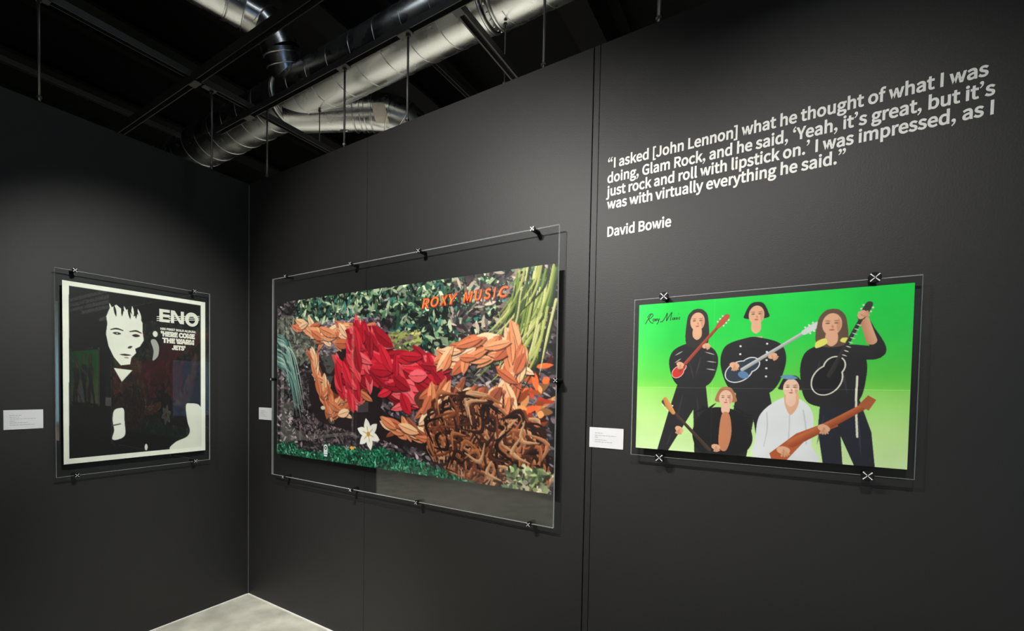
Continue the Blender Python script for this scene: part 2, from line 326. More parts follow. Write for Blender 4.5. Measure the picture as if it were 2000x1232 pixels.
# ------------------------------------------------------------------ drawing of flat prints (vertex inks)
class Canvas:
    def __init__(s, asp, W, Hh, bg, ss=2):
        s.asp = asp; s.W = W; s.H = Hh; s.ss = ss; s.k = Hh * ss
        s.a = np.zeros((Hh * ss, W * ss, 3)); s.a[:] = bg
    def fill(s, pts, col, smooth=True, shade=None):
        p = np.array([(x, y) for x, y in pts], float) * s.k
        if smooth:
            q = []; n = len(p)
            for i in range(n):
                a, b, c, d = p[i - 1], p[i], p[(i + 1) % n], p[(i + 2) % n]
                for t in np.linspace(0, 1, 8, endpoint=False):
                    q.append(.5 * (2 * b + (c - a) * t + (2 * a - 5 * b + 4 * c - d) * t * t + (-a + 3 * b - 3 * c + d) * t ** 3))
            p = np.array(q)
        Hh, W = s.a.shape[:2]
        y0 = max(0, int(p[:, 1].min())); y1 = min(Hh - 1, int(p[:, 1].max()) + 1)
        nx = np.roll(p, -1, 0)
        for y in range(y0, y1 + 1):
            yc = y + .5; mk = (p[:, 1] <= yc) != (nx[:, 1] <= yc)
            if not mk.any(): continue
            A, B = p[mk], nx[mk]
            xs_ = np.sort(A[:, 0] + (yc - A[:, 1]) / (B[:, 1] - A[:, 1]) * (B[:, 0] - A[:, 0]))
            for a, b in zip(xs_[::2], xs_[1::2]):
                i0, i1 = max(0, int(round(a))), min(W, int(round(b)))
                if i1 > i0: s.a[y, i0:i1] = col if shade is None else shade(np.arange(i0, i1) / s.k, y / s.k)
    def ell(s, cx, cy, rx, ry, col, ang=0):
        s.leaf(cx, cy, ang, rx * 2, ry * 2, col, round_=True)
    def leaf(s, cx, cy, ang, L, w, col, round_=False, al=1.):
        k = s.k; Hh, W = s.a.shape[:2]; R = max(L, w) * .55
        x0, x1 = max(0, int((cx - R) * k)), min(W, int((cx + R) * k) + 2); y0, y1 = max(0, int((cy - R) * k)), min(Hh, int((cy + R) * k) + 2)
        if x1 <= x0 or y1 <= y0: return
        X, Y = np.meshgrid((np.arange(x0, x1) + .5) / k - cx, (np.arange(y0, y1) + .5) / k - cy)
        u = (X * math.cos(ang) + Y * math.sin(ang)) / (L / 2); v = (-X * math.sin(ang) + Y * math.cos(ang)) / (w / 2)
        mk = (u * u + v * v < 1) if round_ else ((np.abs(u) < 1) & (np.abs(v) < (1 - u * u)))
        v_ = s.a[y0:y1, x0:x1]; v_[mk] = v_[mk] * (1 - al) + np.array(col) * al
    def band(s, pts, rad, c1, c2, c3=None, n=10):      # rounded ribbon, c1 on its upper flank to c2 on its lower one
        P = [Vector((x, y, 0)) for x, y in pts]; sp = smooth_path(P, n); k = s.k; Hh, W = s.a.shape[:2]
        q = np.array([(v.x, v.y) for v in sp]); rr = np.interp(np.linspace(0, 1, len(q)), np.linspace(0, 1, len(rad)), rad)
        M = max(rad); x0, x1 = max(0, int((q[:, 0].min() - M) * k)), min(W, int((q[:, 0].max() + M) * k) + 1)
        y0, y1 = max(0, int((q[:, 1].min() - M) * k)), min(Hh, int((q[:, 1].max() + M) * k) + 1)
        X, Y = np.meshgrid((np.arange(x0, x1) + .5) / k, (np.arange(y0, y1) + .5) / k)
        best = np.full(X.shape, 9.); side = np.zeros(X.shape)
        for i in range(len(q) - 1):
            a_, b_ = q[i], q[i + 1]; e_ = b_ - a_; l2 = float(e_ @ e_) + 1e-12; ln = math.sqrt(l2)
            t = np.clip(((X - a_[0]) * e_[0] + (Y - a_[1]) * e_[1]) / l2, 0, 1); rad_ = rr[i] + (rr[i + 1] - rr[i]) * t
            px_, py_ = X - a_[0] - t * e_[0], Y - a_[1] - t * e_[1]
            dd = np.hypot(px_, py_) / rad_; sg = (e_[0] * py_ - e_[1] * px_) / ln / rad_
            if e_[0] < 0: sg = -sg
            mk = dd < best; best[mk] = dd[mk]; side[mk] = sg[mk]
        mk = best < 1; f = np.clip(side * .5 + .5, 0, 1)[..., None]
        c = np.array(c1) * (1 - f) + np.array(c2) * f
        s.a[y0:y1, x0:x1][mk] = c[mk]
    def final(s):
        return s.a.reshape(s.H, s.ss, s.W, s.ss, 3).mean((1, 3))

def print_sheet(name, u0, u1, z0, z1, yf, yb, img, parent, label=None):
    """Sheet of paper: a fine grid in front whose points carry the inks, plus its edges and back."""
    Hh, W = img.shape[:2]
    ap = np.array(img); col = np.zeros((Hh + 1, W + 1, 3)); cnt = np.zeros((Hh + 1, W + 1, 1))
    for dy in (0, 1):
        for dx in (0, 1):
            col[dy:dy + Hh, dx:dx + W] += ap; cnt[dy:dy + Hh, dx:dx + W] += 1
    pad = np.pad(ap, ((0, 1), (0, 1), (0, 0)), mode='edge')
    col = pad
    X, Z = np.meshgrid(np.linspace(u0, u1, W + 1), np.linspace(z1, z0, Hh + 1))
    co = np.stack([X, np.full_like(X, yf), Z], -1).reshape(-1, 3)
    nb = len(co)
    cb = np.array([(u0, yb, z1), (u1, yb, z1), (u1, yb, z0), (u0, yb, z0)])
    cols = lin(col.reshape(-1, 3) * 1.0)
    idx = np.arange(nb).reshape(Hh + 1, W + 1)
    q = np.stack([idx[:-1, :-1], idx[1:, :-1], idx[1:, 1:], idx[:-1, 1:]], -1).reshape(-1, 4)
    t = [idx[0, 0], idx[0, W], idx[Hh, W], idx[Hh, 0]]; b = [nb, nb + 1, nb + 2, nb + 3]
    ex = [[b[0], b[1], b[2], b[3]]] + [[t[i], t[(i + 1) % 4], b[(i + 1) % 4], b[i]] for i in range(4)]
    q = np.vstack([q, np.array(ex)])
    me = bpy.data.meshes.new(name)
    me.vertices.add(nb + 4); me.vertices.foreach_set('co', np.vstack([co, cb]).ravel())
    me.loops.add(q.size); me.loops.foreach_set('vertex_index', q.ravel().astype(np.int32))
    me.polygons.add(len(q)); me.polygons.foreach_set('loop_start', np.arange(0, q.size, 4, dtype=np.int32))
    me.update(calc_edges=True)
    at = me.attributes.new('ink', 'FLOAT_COLOR', 'POINT')
    c4 = np.ones((nb + 4, 4), np.float32); c4[:nb, :3] = cols; c4[nb:, :3] = .5
    at.data.foreach_set('color', c4.ravel())
    return link(name, me, PRINT, parent=parent, label=label)

# ------------------------------------------------------------------ lettering
try:
    FONT = bpy.data.fonts.load(bpy.utils.system_resource('DATAFILES') + '/fonts/Noto Sans CJK Regular.woff2')
except Exception:
    FONT = None
def raw_text(body, off=0., ext=.0, shear=0.):
    c = bpy.data.curves.new('t', 'FONT'); c.body = body; c.size = 1; c.offset = off; c.extrude = ext; c.shear = shear
    c.resolution_u = 6
    if FONT: c.font = FONT
    o = bpy.data.objects.new('t', c); me = bpy.data.meshes.new_from_object(o)
    bpy.data.objects.remove(o); bpy.data.curves.remove(c)
    n = len(me.vertices); a = np.zeros(n * 3); me.vertices.foreach_get('co', a); a = a.reshape(-1, 3)
    f = [tuple(p.vertices) for p in me.polygons]; bpy.data.meshes.remove(me)
    return a, f
_bar = raw_text('|')[0][:, 0].max()
def adv(s): return raw_text(s + '|')[0][:, 0].max() - _bar
def comma_glyph(k):
    """Round head with a tail curving down to the left, as a thin slab."""
    h = .037 * k; out = [(h * math.cos(a), .012 + h * math.sin(a)) for a in np.linspace(math.radians(200), math.radians(0), 12)]
    out += [(h * .98, -.012 * k), (h * .62, -.048 * k), (-h * .1, -.078 * k), (-h * .75, -.096 * k), (-h * .95, -.076 * k), (-h * .25, -.050 * k), (h * .12, -.020 * k)]
    n = len(out); a = np.array([(x + h, y + .022, z) for z in (.5, -.5) for x, y in out])
    f = [tuple(range(n - 1, -1, -1)), tuple(range(n, 2 * n))] + [(i, (i + 1) % n, n + (i + 1) % n, n + i) for i in range(n)]
    return a, f
def layout(body, off, ext=.0, shear=0.):
    """Text mesh of size 1; commas and curly quotes are drawn by comma_glyph so that they keep a Latin width."""
    V, Fc, x, seg = [], [], 0., ''
    def put(a, f):
        b = sum(len(v) for v in V); V.append(a); Fc.extend(tuple(i + b for i in q) for q in f)
    for ch in body + '\0':
        if ch in '“”‘’,\0':
            if seg:
                a, f = raw_text(seg, off, ext, shear); a = a.copy(); a[:, 0] += x; put(a, f); x += adv(seg); seg = ''
            if ch == '\0': break
            if ch == ',':
                a, f = comma_glyph(1.); a[:, 0] += x + .012; put(a, f); x += .105; continue
            for k in range(2 if ch in '“”' else 1):
                a, f = comma_glyph(.92); cw = .068
                mid = (a[:, 1].max() + a[:, 1].min()) / 2
                if ch in '“‘':
                    a[:, 0] = cw - a[:, 0]; a[:, 1] = 2 * mid - a[:, 1]
                a[:, 1] += .238 - mid; a[:, 0] += x + .014; put(a, f); x += cw + .014
            x += .022
        else: seg += ch
    return np.vstack(V), Fc
def place(name, body, x0, x1, zb, cap, y, mats, parent, off=.012, ext=.0, shear=0., dep=.0006, rot=0., **kw):
    """Lay a text between x0 and x1 with its baseline at zb and capital height cap, on the plane y (front faces -y)."""
    a, f = layout(body, off, ext=.5, shear=shear)
    mn, mx = a[:, 0].min(), a[:, 0].max(); sx = (x1 - x0) / (mx - mn); sz = cap / .279
    X = x0 + (a[:, 0] - mn) * sx; Z = zb + a[:, 1] * sz; Y = y - dep * (a[:, 2] + .5)
    if rot: Z = Z + (X - x0) * rot
    me = bpy.data.meshes.new(name); me.from_pydata(np.stack([X, Y, Z], -1).tolist(), [], f); me.update()
    return link(name, me, mats, parent=parent, **kw)
def ribbon(name, strokes, wd, y, mats, parent, dep=.0006, **kw):
    """Strokes of even width drawn on the plane y; each stroke is a list of (x, z)."""
    bm = bmesh.new()
    for stx in strokes:
        sp = smooth_path([(a, 0, b) for a, b in stx], 6) if len(stx) > 2 else [Vector((a, 0, b)) for a, b in stx]
        L_, R_ = [], []
        for i, p in enumerate(sp):
            t = (sp[min(i + 1, len(sp) - 1)] - sp[max(i - 1, 0)]).normalized(); nrm = Vector((-t.z, 0, t.x)) * wd / 2
            L_.append(bm.verts.new((p.x + nrm.x, y - dep, p.z + nrm.z))); R_.append(bm.verts.new((p.x - nrm.x, y - dep, p.z - nrm.z)))
        for i in range(len(sp) - 1): bm.faces.new((L_[i], L_[i + 1], R_[i + 1], R_[i]))
    return link(name, mesh_of(bm), mats, parent=parent, **kw)

# ------------------------------------------------------------------ mounted posters
def panel(u0, u1, z0, z1, yf, yb, parent):
    bm = bmesh.new(); fs = box_bm(bm, (u0, yf, z0), (u1, yb, z1))
    for f in fs:
        f.material_index = 0 if abs(f.normal.y) > .5 else 1
    bm.normal_update()
    for f in bm.faces: f.material_index = 0 if abs(f.normal.y) > .5 else 1
    return link('acrylic_panel', mesh_of(bm), [ACR, EDGE], parent=parent)
clip_meshes = {}
def clip(x, z, parent, r=.0165, rot=0., side=0):
    """Black standoff: post from the wall, round cap in front, crossed groove on the cap with its glint painted pale."""
    if 'post' not in clip_meshes:
        bm = bmesh.new(); tube_bm(bm, [(0, 0, 0), (0, -.054, 0)], .0105, 20, True); bmesh.ops.recalc_face_normals(bm, faces=bm.faces)
        clip_meshes['post'] = mesh_of(bm); clip_meshes['post'].materials.append(BLACKCAP)
        bm = bmesh.new(); tube_bm(bm, [(0, -.053, 0), (0, -.062, 0), (0, -.0645, 0)], [.0165, .0165, .0145], 28, True); bmesh.ops.recalc_face_normals(bm, faces=bm.faces)
        clip_meshes['cap'] = mesh_of(bm); clip_meshes['cap'].materials.append(BLACKCAP)
        bm = bmesh.new()
        for k in range(4):
            a = PI / 4 + k * PI / 2; dx, dz = math.cos(a), math.sin(a); px_, pz_ = -dz, dx
            vs = []
            for rr, ww in ((.0015, .0008), (.0162, .0017)):
                for sgn in (-1, 1):
                    vs.append(bm.verts.new((dx * rr + px_ * ww * sgn, -.0655, dz * rr + pz_ * ww * sgn)))
            bk = [bm.verts.new((v.co.x, -.0635, v.co.z)) for v in vs]
            bm.faces.new((vs[0], vs[2], vs[3], vs[1]))
            for i, j in ((0, 2), (2, 3), (3, 1), (1, 0)): bm.faces.new((vs[i], vs[j], bk[j], bk[i]))
        bmesh.ops.recalc_face_normals(bm, faces=bm.faces)
        clip_meshes['cross'] = mesh_of(bm); clip_meshes['cross'].materials.append(GLINT)
    post = bpy.data.objects.new('standoff_clip', clip_meshes['post']); COL.objects.link(post); post.parent = parent; post.location = (x, 0, z)
    for nm, key in (('clip_cap', 'cap'), ('cross_groove', 'cross')):
        o = bpy.data.objects.new(nm, clip_meshes[key]); COL.objects.link(o); o.parent = post
        s_ = r / .0165; o.scale = (s_, 1, s_); o.rotation_euler = (0, rot, 0)

def mounted(name, org, rz, acr, pos, img, clips, label, **kw):
    t = empty(name, org, rz, label=label, cat='poster', **kw)
    panel(*acr, -.0535, -.0480, t); panel(*acr, -.0455, -.0405, t)
    sh = print_sheet('poster_sheet', *pos, -.0474, -.0462, img, t)
    for c in clips: clip(c[0], c[1], t, r=c[2] if len(c) > 2 else .0165)
    return t, sh

# ---- left: black and white print with a plain stylised head, cream border
BLK = (24, 24, 23); CRM = (236, 238, 222)
c = Canvas(.76, 300, 395, CRM)
c.fill([(.03, .026), (.73, .026), (.73, .972), (.025, .972)], BLK, smooth=False)
c.fill([(.545, .975), (.57, .93), (.64, .90), (.66, .86), (.645, .80), (.635, .70), (.66, .68), (.735, .72), (.735, .975)], (222, 226, 208))
c.fill([(.735, .70), (.76, .70), (.76, 1), (.54, 1), (.54, .974), (.735, .974)], CRM, smooth=False)
c.fill([(.20, .17), (.215, .125), (.25, .095), (.29, .13), (.31, .11), (.335, .155), (.36, .135), (.385, .185), (.385, .24), (.392, .29), (.37, .33), (.345, .345), (.35, .37), (.325, .40), (.318, .44), (.27, .448), (.235, .40), (.21, .34), (.198, .27), (.205, .21)], (226, 229, 214), smooth=False)
for k in range(9):                                   # loose fringe
    c.leaf(.225 + .018 * k, .125 + .006 * (k % 3), 1.3 + .1 * (k % 4), .07, .012, BLK if k % 2 else (226, 229, 214))
c.band([(.222, .243), (.25, .235), (.282, .242)], [.003, .005, .003], (40, 36, 36), (40, 36, 36)); c.leaf(.252, .262, .03, .045, .016, (40, 36, 36)); c.ell(.252, .262, .005, .004, (170, 170, 160))
c.band([(.318, .245), (.35, .238), (.378, .248)], [.003, .005, .003], (40, 36, 36), (40, 36, 36)); c.leaf(.350, .266, -.02, .045, .018, (40, 36, 36))
c.leaf(.318, .338, -.5, .03, .014, (60, 50, 48)); c.leaf(.295, .385, .03, .062, .012, (50, 44, 44)); c.leaf(.30, .402, .03, .03, .007, (120, 116, 108))
c.fill([(.235, .465), (.33, .475), (.275, .545)], (222, 226, 210), smooth=False)
c.fill([(.235, .452), (.34, .458), (.335, .470), (.24, .465)], BLK, smooth=False)
c.ell(.455, .245, .014, .018, (214, 216, 203)); c.fill([(.43, .29), (.455, .28), (.475, .32), (.47, .38), (.44, .41), (.445, .35)], (160, 165, 155))
c.fill([(.235, .715), (.265, .70), (.285, .71), (.288, .78), (.29, .86), (.255, .885), (.225, .88), (.235, .83), (.228, .77)], (226, 229, 216))
c.fill([(.225, .797), (.27, .79), (.27, .797), (.225, .806)], (90, 90, 86), smooth=False)
c.ell(.402, .945, .008, .02, (215, 215, 205))
img_left = c.final()

# ---- middle: leafy ground with loose red and tan cloth-like bands (plain stand-in for the cover picture)
rnd = random.Random(11); A = 1.974
c = Canvas(A, 620, 314, (30, 28, 30))
def scatter(n, ux, vy, cols, L, w, ang=None, inside=None):
    for _ in range(n):
        x, y = rnd.uniform(*ux) * A, rnd.uniform(*vy)
        if inside and not inside(x / A, y): continue
        k = rnd.random(); k2 = rnd.uniform(.6, 1.25); cc = rnd.choice(cols)
        c.leaf(x, y, rnd.uniform(0, PI) if ang is None else rnd.gauss(*ang), L * rnd.uniform(.5, 1.4), w * rnd.uniform(.6, 1.3), tuple(min(255, v * k2) for v in cc))
rock = [(96, 84, 92), (132, 112, 120), (62, 54, 60), (166, 150, 156), (44, 38, 42), (80, 66, 70), (34, 30, 33)]
scatter(5200, (0, 1), (0, 1), rock, .045, .016, (.15, .5))
scatter(1500, (.14, .47), (.10, .34), [(150, 130, 140), (118, 104, 128), (96, 80, 92), (190, 170, 178), (60, 50, 58)], .04, .012, (.1, .3))
scatter(500, (.0, .2), (.12, .4), [(92, 96, 84), (60, 66, 58), (124, 126, 110)], .05, .02)
shade = lambda u, v: True
scatter(900, (.10, .50), (.48, .88), [(52, 44, 46), (92, 80, 84), (36, 30, 32), (128, 110, 112)], .04, .014)
green = [(66, 104, 78), (104, 140, 104), (160, 182, 142), (40, 74, 60), (28, 36, 30), (20, 24, 22), (190, 204, 170), (60, 120, 110)]
scatter(1500, (.10, .97), (-.02, .15), green, .055, .018)
scatter(1500, (.52, .90), (.10, .42), green + [(26, 34, 32)] * 3, .055, .020)
scatter(260, (.72, .93), (.0, .3), [(150, 130, 120), (92, 74, 78), (64, 48, 56), (184, 168, 150)], .05, .016)
scatter(200, (.5, .62), (.25, .40), [(196, 184, 120), (140, 150, 80), (112, 92, 96)], .04, .014, (0, .3))
scatter(900, (.56, .98), (.45, .85), [(88, 78, 82), (122, 108, 112), (50, 44, 48), (150, 138, 142)], .04, .013, (.3, .4))
scatter(70, (.86, .99), (.42, .72), [(214, 96, 50), (176, 60, 44), (224, 150, 90), (96, 40, 36)], .07, .03)
for i in range(60):                                  # pale blue-green blades, left
    x0, y0 = rnd.uniform(-.03, .03), rnd.uniform(.20, .42); L = rnd.uniform(.18, .36)
    cc = rnd.choice([(150, 196, 180), (96, 150, 146), (196, 220, 206), (50, 84, 84)])
    c.band([(x0, y0), (x0 + L * .45, y0 + L * .22), (x0 + L * .75, y0 + L * 1.05)], [.006, .006, .001], cc, tuple(v * .7 for v in cc), n=6)
for i in range(90):                                  # yellow-green blades, right
    x0, y0 = A - rnd.uniform(.0, .20), rnd.uniform(-.04, .25); L = rnd.uniform(.18, .42)
    cc = rnd.choice([(196, 200, 110), (132, 156, 70), (226, 224, 150), (78, 100, 50), (46, 60, 36)])
    c.band([(x0, y0), (x0 - L * .12, y0 + L * .5), (x0 - L * rnd.uniform(.2, .7), y0 + L)], [.006, .006, .001], cc, tuple(v * .75 for v in cc), n=6)
c.fill([(.26 * A, .36), (.40 * A, .33), (.50 * A, .46), (.48 * A, .66), (.58 * A, .74), (.66 * A, .86), (.48 * A, .84), (.33 * A, .80), (.20 * A, .74), (.17 * A, .5)], (38, 28, 30))
# sprays of big copper and red leaves
def spray(pts, base, cols, ang, n, L, w):
    before = c.a.copy(); KEY = (1., 2., 3.); c.fill(pts, KEY); mk = (c.a == np.array(KEY)).all(-1)
    c.a[:] = before; c.a[mk] = base; k = c.k; Hh_, W_ = mk.shape
    xs_ = [p[0] for p in pts]; ys_ = [p[1] for p in pts]; done = 0
    while done < n:
        x, y = rnd.uniform(min(xs_), max(xs_)), rnd.uniform(min(ys_), max(ys_))
        if not mk[min(Hh_ - 1, int(y * k)), min(W_ - 1, int(x * k))]: continue
        done += 1; a = ang(x / A, y) + rnd.gauss(0, .38); l_ = L * rnd.uniform(.7, 1.2); w_ = w * rnd.uniform(.75, 1.2); cc = rnd.choice(cols)
        c.leaf(x + .004, y + .007, a, l_, w_, (26, 16, 16), al=.55)
        c.leaf(x, y, a, l_, w_, cc)
        c.leaf(x - math.sin(a) * -.2 * w_, y - math.cos(a) * .2 * w_, a, l_ * .9, w_ * .5, tuple(min(255, v * 1.14 + 10) for v in cc), al=.6)
        c.leaf(x, y, a, l_ * .95, .004, tuple(v * .62 for v in cc))
TAN = [(232, 152, 108), (240, 178, 134), (206, 116, 78), (222, 136, 92), (244, 194, 156), (190, 100, 66)]
REDS = [(212, 36, 56), (228, 66, 78), (182, 24, 44), (156, 18, 36), (236, 92, 100), (200, 30, 50)]
spray([(.08 * A, .17), (.13 * A, .14), (.22 * A, .19), (.33 * A, .185), (.44 * A, .22), (.45 * A, .33), (.34 * A, .31), (.24 * A, .27), (.16 * A, .21)], (120, 62, 44), TAN, lambda u, v: .18, 62, .15, .05)
spray([(.17 * A, .34), (.20 * A, .36), (.25 * A, .52), (.31 * A, .60), (.38 * A, .53), (.43 * A, .57), (.37 * A, .68), (.29 * A, .73), (.24 * A, .66), (.20 * A, .50)], (120, 62, 44), TAN, lambda u, v: 1.15 if u < .29 else -.5, 60, .13, .045)
spray([(.36 * A, .23), (.46 * A, .21), (.50 * A, .31), (.56 * A, .37), (.64 * A, .37), (.70 * A, .45), (.72 * A, .51), (.64 * A, .57), (.56 * A, .65), (.50 * A, .60), (.45 * A, .52), (.40 * A, .57), (.37 * A, .66), (.33 * A, .60), (.30 * A, .55), (.29 * A, .42), (.35 * A, .42)], (130, 14, 30), REDS, lambda u, v: 1.0 if u < .46 else .5, 150, .17, .06)
spray([(.68 * A, .38), (.74 * A, .33), (.84 * A, .30), (.91 * A, .31), (.92 * A, .42), (.90 * A, .58), (.885 * A, .62), (.865 * A, .56), (.87 * A, .42), (.78 * A, .42), (.72 * A, .46)], (130, 66, 46), TAN, lambda u, v: -.28 if u < .88 else 1.5, 90, .14, .048)
spray([(.60 * A, .60), (.68 * A, .54), (.77 * A, .55), (.86 * A, .58), (.88 * A, .64), (.84 * A, .70), (.78 * A, .68), (.745 * A, .78), (.70 * A, .85), (.62 * A, .82), (.49 * A, .77), (.50 * A, .74), (.60 * A, .745), (.66 * A, .74)], (96, 48, 34), TAN + [(150, 78, 54)], lambda u, v: .35 if v > .7 else -.9, 120, .14, .048)
for i in range(760):                                 # curling auburn strands
    x0 = rnd.uniform(.66, .93) * A; y0 = rnd.uniform(.68, .98)
    if (x0 / A - .70) * 1.9 + (.98 - y0) * .2 < 0 and y0 > .93: continue
    cc = rnd.choice([(196, 116, 72), (142, 74, 46), (232, 176, 130), (92, 48, 34), (60, 32, 26), (214, 138, 96), (40, 24, 22)])
    a = 1.2 * math.sin(x0 * 9 + y0 * 6) + rnd.uniform(-.4, .4); L = rnd.uniform(.09, .17)
    dx, dy = math.cos(a) * L, math.sin(a) * L; k = rnd.choice((-1, 1)) * .55
    c.band([(x0, y0), (x0 + dx * .5 - dy * k, y0 + dy * .5 + dx * k), (x0 + dx, y0 + dy)], [.003, .011, .003], cc, tuple(v * .6 for v in cc), n=4)
scatter(3800, (0, .80), (.85, 1.02), [(18, 92, 62), (30, 130, 88), (10, 54, 40), (90, 170, 130), (14, 40, 32), (24, 110, 74)], .03, .009, None,
        lambda u, v: v > (.94 - u * .25 if u < .2 else .90 + (u - .2) * .04 if u < .45 else .87 + (u - .45) * .38) and not (.10 < u < .24 and v < .955))
scatter(160, (.88, .99), (.90, 1.0), [(150, 170, 110), (90, 110, 80), (60, 44, 36), (200, 190, 160)], .04, .018)
for k in range(6):                                   # white blossom
    a = k * PI / 3 + .3; c.leaf(.432 * A + math.cos(a) * .042, .815 + math.sin(a) * .042, a, .10, .048, (240, 236, 226))
for k in range(6):
    a = k * PI / 3 + .3; c.leaf(.432 * A + math.cos(a) * .026, .815 + math.sin(a) * .026, a, .05, .008, (206, 190, 130))
c.ell(.432 * A, .815, .014, .014, (196, 150, 60))
c.leaf(.365 * A, .905, .1, .04, .02, (232, 160, 60)); c.ell(.235 * A, .68, .02, .012, (226, 214, 190))
img_mid = np.clip(c.final(), 0, 255)

# ---- right: green ground with plain faceless players holding guitars
A = 1.41
c = Canvas(A, 560, 397, (30, 200, 70))
Hh, W = c.a.shape[:2]; yy = np.linspace(0, 1, Hh)[:, None, None]; xx = np.linspace(0, 1, W)[None, :, None]
ky = np.array([0, .25, .5, .575, .585, .8, 1]); kc = np.array([(10, 214, 74), (40, 208, 76), (92, 210, 74), (128, 216, 84), (150, 224, 106), (196, 236, 150), (214, 240, 176)], float)
g3 = np.stack([np.interp(yy[:, 0, 0], ky, kc[:, i]) for i in range(3)], -1)[:, None, :]
c.a[:] = g3
edge = np.clip(1 - xx / .16, 0, 1) * np.clip(1 - yy / .9, 0, 1)
c.a += edge * np.array([40, 26, 26])
c.a[:] = np.clip(c.a, 0, 255)
DK = (40, 38, 41); SK = (228, 174, 140); SKD = (202, 140, 106); WH = (226, 228, 230); BR = (184, 92, 52); RD = (206, 54, 44)
def legs(x, yt, yb, sp1, sp2, w1, w2, col, halo=(236, 240, 220)):
    c.fill([(x - w1, yt), (x + w1, yt), (x + w1 + sp2 * .5, (yt + yb) / 2), (x + sp2 + w2, yb), (x + sp2 - w2, yb), (x + .012, yt + .22), (x - sp1 + w2, yb), (x - sp1 - w2, yb), (x - w1 - sp1 * .4, (yt + yb) / 2)], col, smooth=False)
def torso(x, y0, y1, ws, wh, col):
    c.fill([(x - .035, y0 - .02), (x + .035, y0 - .02), (x + ws, y0 + .03), (x + ws + .02, (y0 + y1) / 2), (x + wh, y1), (x - wh, y1), (x - ws - .02, (y0 + y1) / 2), (x - ws, y0 + .03)], col)
def head(x, y, r, hair, hl=1.25, skin=SK):
    c.fill([(x - r * 1.15, y + r * hl), (x - r * 1.2, y - r * .2), (x - r * .7, y - r * 1.25), (x, y - r * 1.5), (x + r * .7, y - r * 1.25), (x + r * 1.2, y - r * .2), (x + r * 1.15, y + r * hl)], hair)
    c.ell(x, y + r * .1, r * .82, r * 1.15, skin); c.fill([(x - r * .4, y + r * .9), (x + r * .4, y + r * .9), (x + r * .5, y + r * 1.9), (x, y + r * 2.4), (x - r * .5, y + r * 1.9)], skin)
def face(x, y, r):
    for s_ in (-1, 1):
        c.leaf(x + s_ * r * .36, y - r * .02, 0, r * .42, r * .16, (96, 66, 54), al=.8); c.leaf(x + s_ * r * .36, y - r * .26, -.1 * s_, r * .5, r * .12, (110, 78, 60), al=.6)
    c.leaf(x + r * .06, y + r * .34, 1.4, r * .4, r * .18, (190, 124, 92), al=.7); c.leaf(x, y + r * .68, 0, r * .5, r * .18, (176, 84, 74), al=.8)
    c.leaf(x + r * .55, y + r * .2, 1.57, r * 1.5, r * .35, (190, 128, 96), al=.45)
def guitar(bx, by, hx, hy, body, neck, size, pegs=(230, 226, 214), rim=None):
    a = math.atan2(hy - by, hx - bx); dx, dy = math.cos(a), math.sin(a)
    if rim: 
        c.ell(bx, by, size * 1.07, size * .80, rim, a); c.ell(bx + dx * size * .95, by + dy * size * .95, size * .70, size * .58, rim, a)
    c.ell(bx, by, size, size * .72, body, a); c.ell(bx + dx * size * .95, by + dy * size * .95, size * .62, size * .50, body, a)
    c.band([(bx + dx * size * .3, by + dy * size * .3), ((bx + hx) / 2, (by + hy) / 2), (hx, hy)], [.011, .010, .009], neck, tuple(v * .7 for v in neck), n=8)
    c.band([(hx - dx * .01, hy - dy * .01), (hx + dx * .03, hy + dy * .03), (hx + dx * .065, hy + dy * .065)], [.014, .018, .016], neck, neck, n=6)
    for k in range(3):
        for s_ in (-1, 1):
            c.ell(hx + dx * (.01 + .022 * k) - dy * s_ * .022, hy + dy * (.01 + .022 * k) + dx * s_ * .022, .005, .005, pegs)
def hand(x, y, r=.022, a=0): c.ell(x, y, r, r * .7, SK, a); [c.band([(x, y), (x + math.cos(a + k) * r * 1.1, y + math.sin(a + k) * r * 1.1)] , [.006, .005], SK, SKD, n=5) for k in (.6, .95, 1.3, 1.65)]
# back row
legs(.35, .50, 1.0, .17, .06, .075, .035, DK); torso(.352, .30, .56, .125, .085, DK); head(.372, .135, .052, (52, 46, 44), 3.0); face(.372,  .135,  .052)
def fold(x0, y0, x1, y1, col=(66, 63, 67), w=.010, al=.6): c.leaf((x0 + x1) / 2, (y0 + y1) / 2, math.atan2(y1 - y0, x1 - x0), math.hypot(x1 - x0, y1 - y0), w, col, al=al)
for a_ in ((.24, .36, .29, .33), (.24, .41, .28, .38), (.42, .34, .48, .36), (.43, .40, .49, .41), (.43, .45, .49, .46)): fold(*a_, (200, 198, 190), .006, .9)
for a_ in ((.30, .60, .26, .80), (.38, .62, .40, .82), (.33, .40, .36, .52), (.24, .86, .20, .98), (.40, .36, .37, .50)): fold(*a_)
for a_ in ((.68, .32, .70, .55), (.60, .38, .57, .50), (.79, .36, .80, .50), (.66, .70, .65, .90), (.74, .66, .78, .86)): fold(*a_)
fold(.54, .32, .60, .30, WH, .005, .9); fold(.79, .30, .85, .33, WH, .005, .9)
c.fill([(.665, .255), (.735, .255), (.70, .34)], SK, smooth=False); c.leaf(.755, .37, 1.4, .08, .03, (210, 50, 90))
guitar(.262, .47, .50, .17, RD, (190, 80, 60), .042, rim=(236, 226, 216)); hand(.275, .42, .024, .4); hand(.425, .30, .022, -.5)
legs(.69, .55, 1.0, .06, .09, .08, .04, DK); torso(.685, .28, .60, .15, .095, DK); head(.70, .115, .050, (36, 32, 34), .5); face(.70,  .115,  .050)
for k in range(5): c.ell(.62, .31 + k * .05, .006, .006, WH); c.ell(.76, .30 + k * .05, .006, .006, WH)
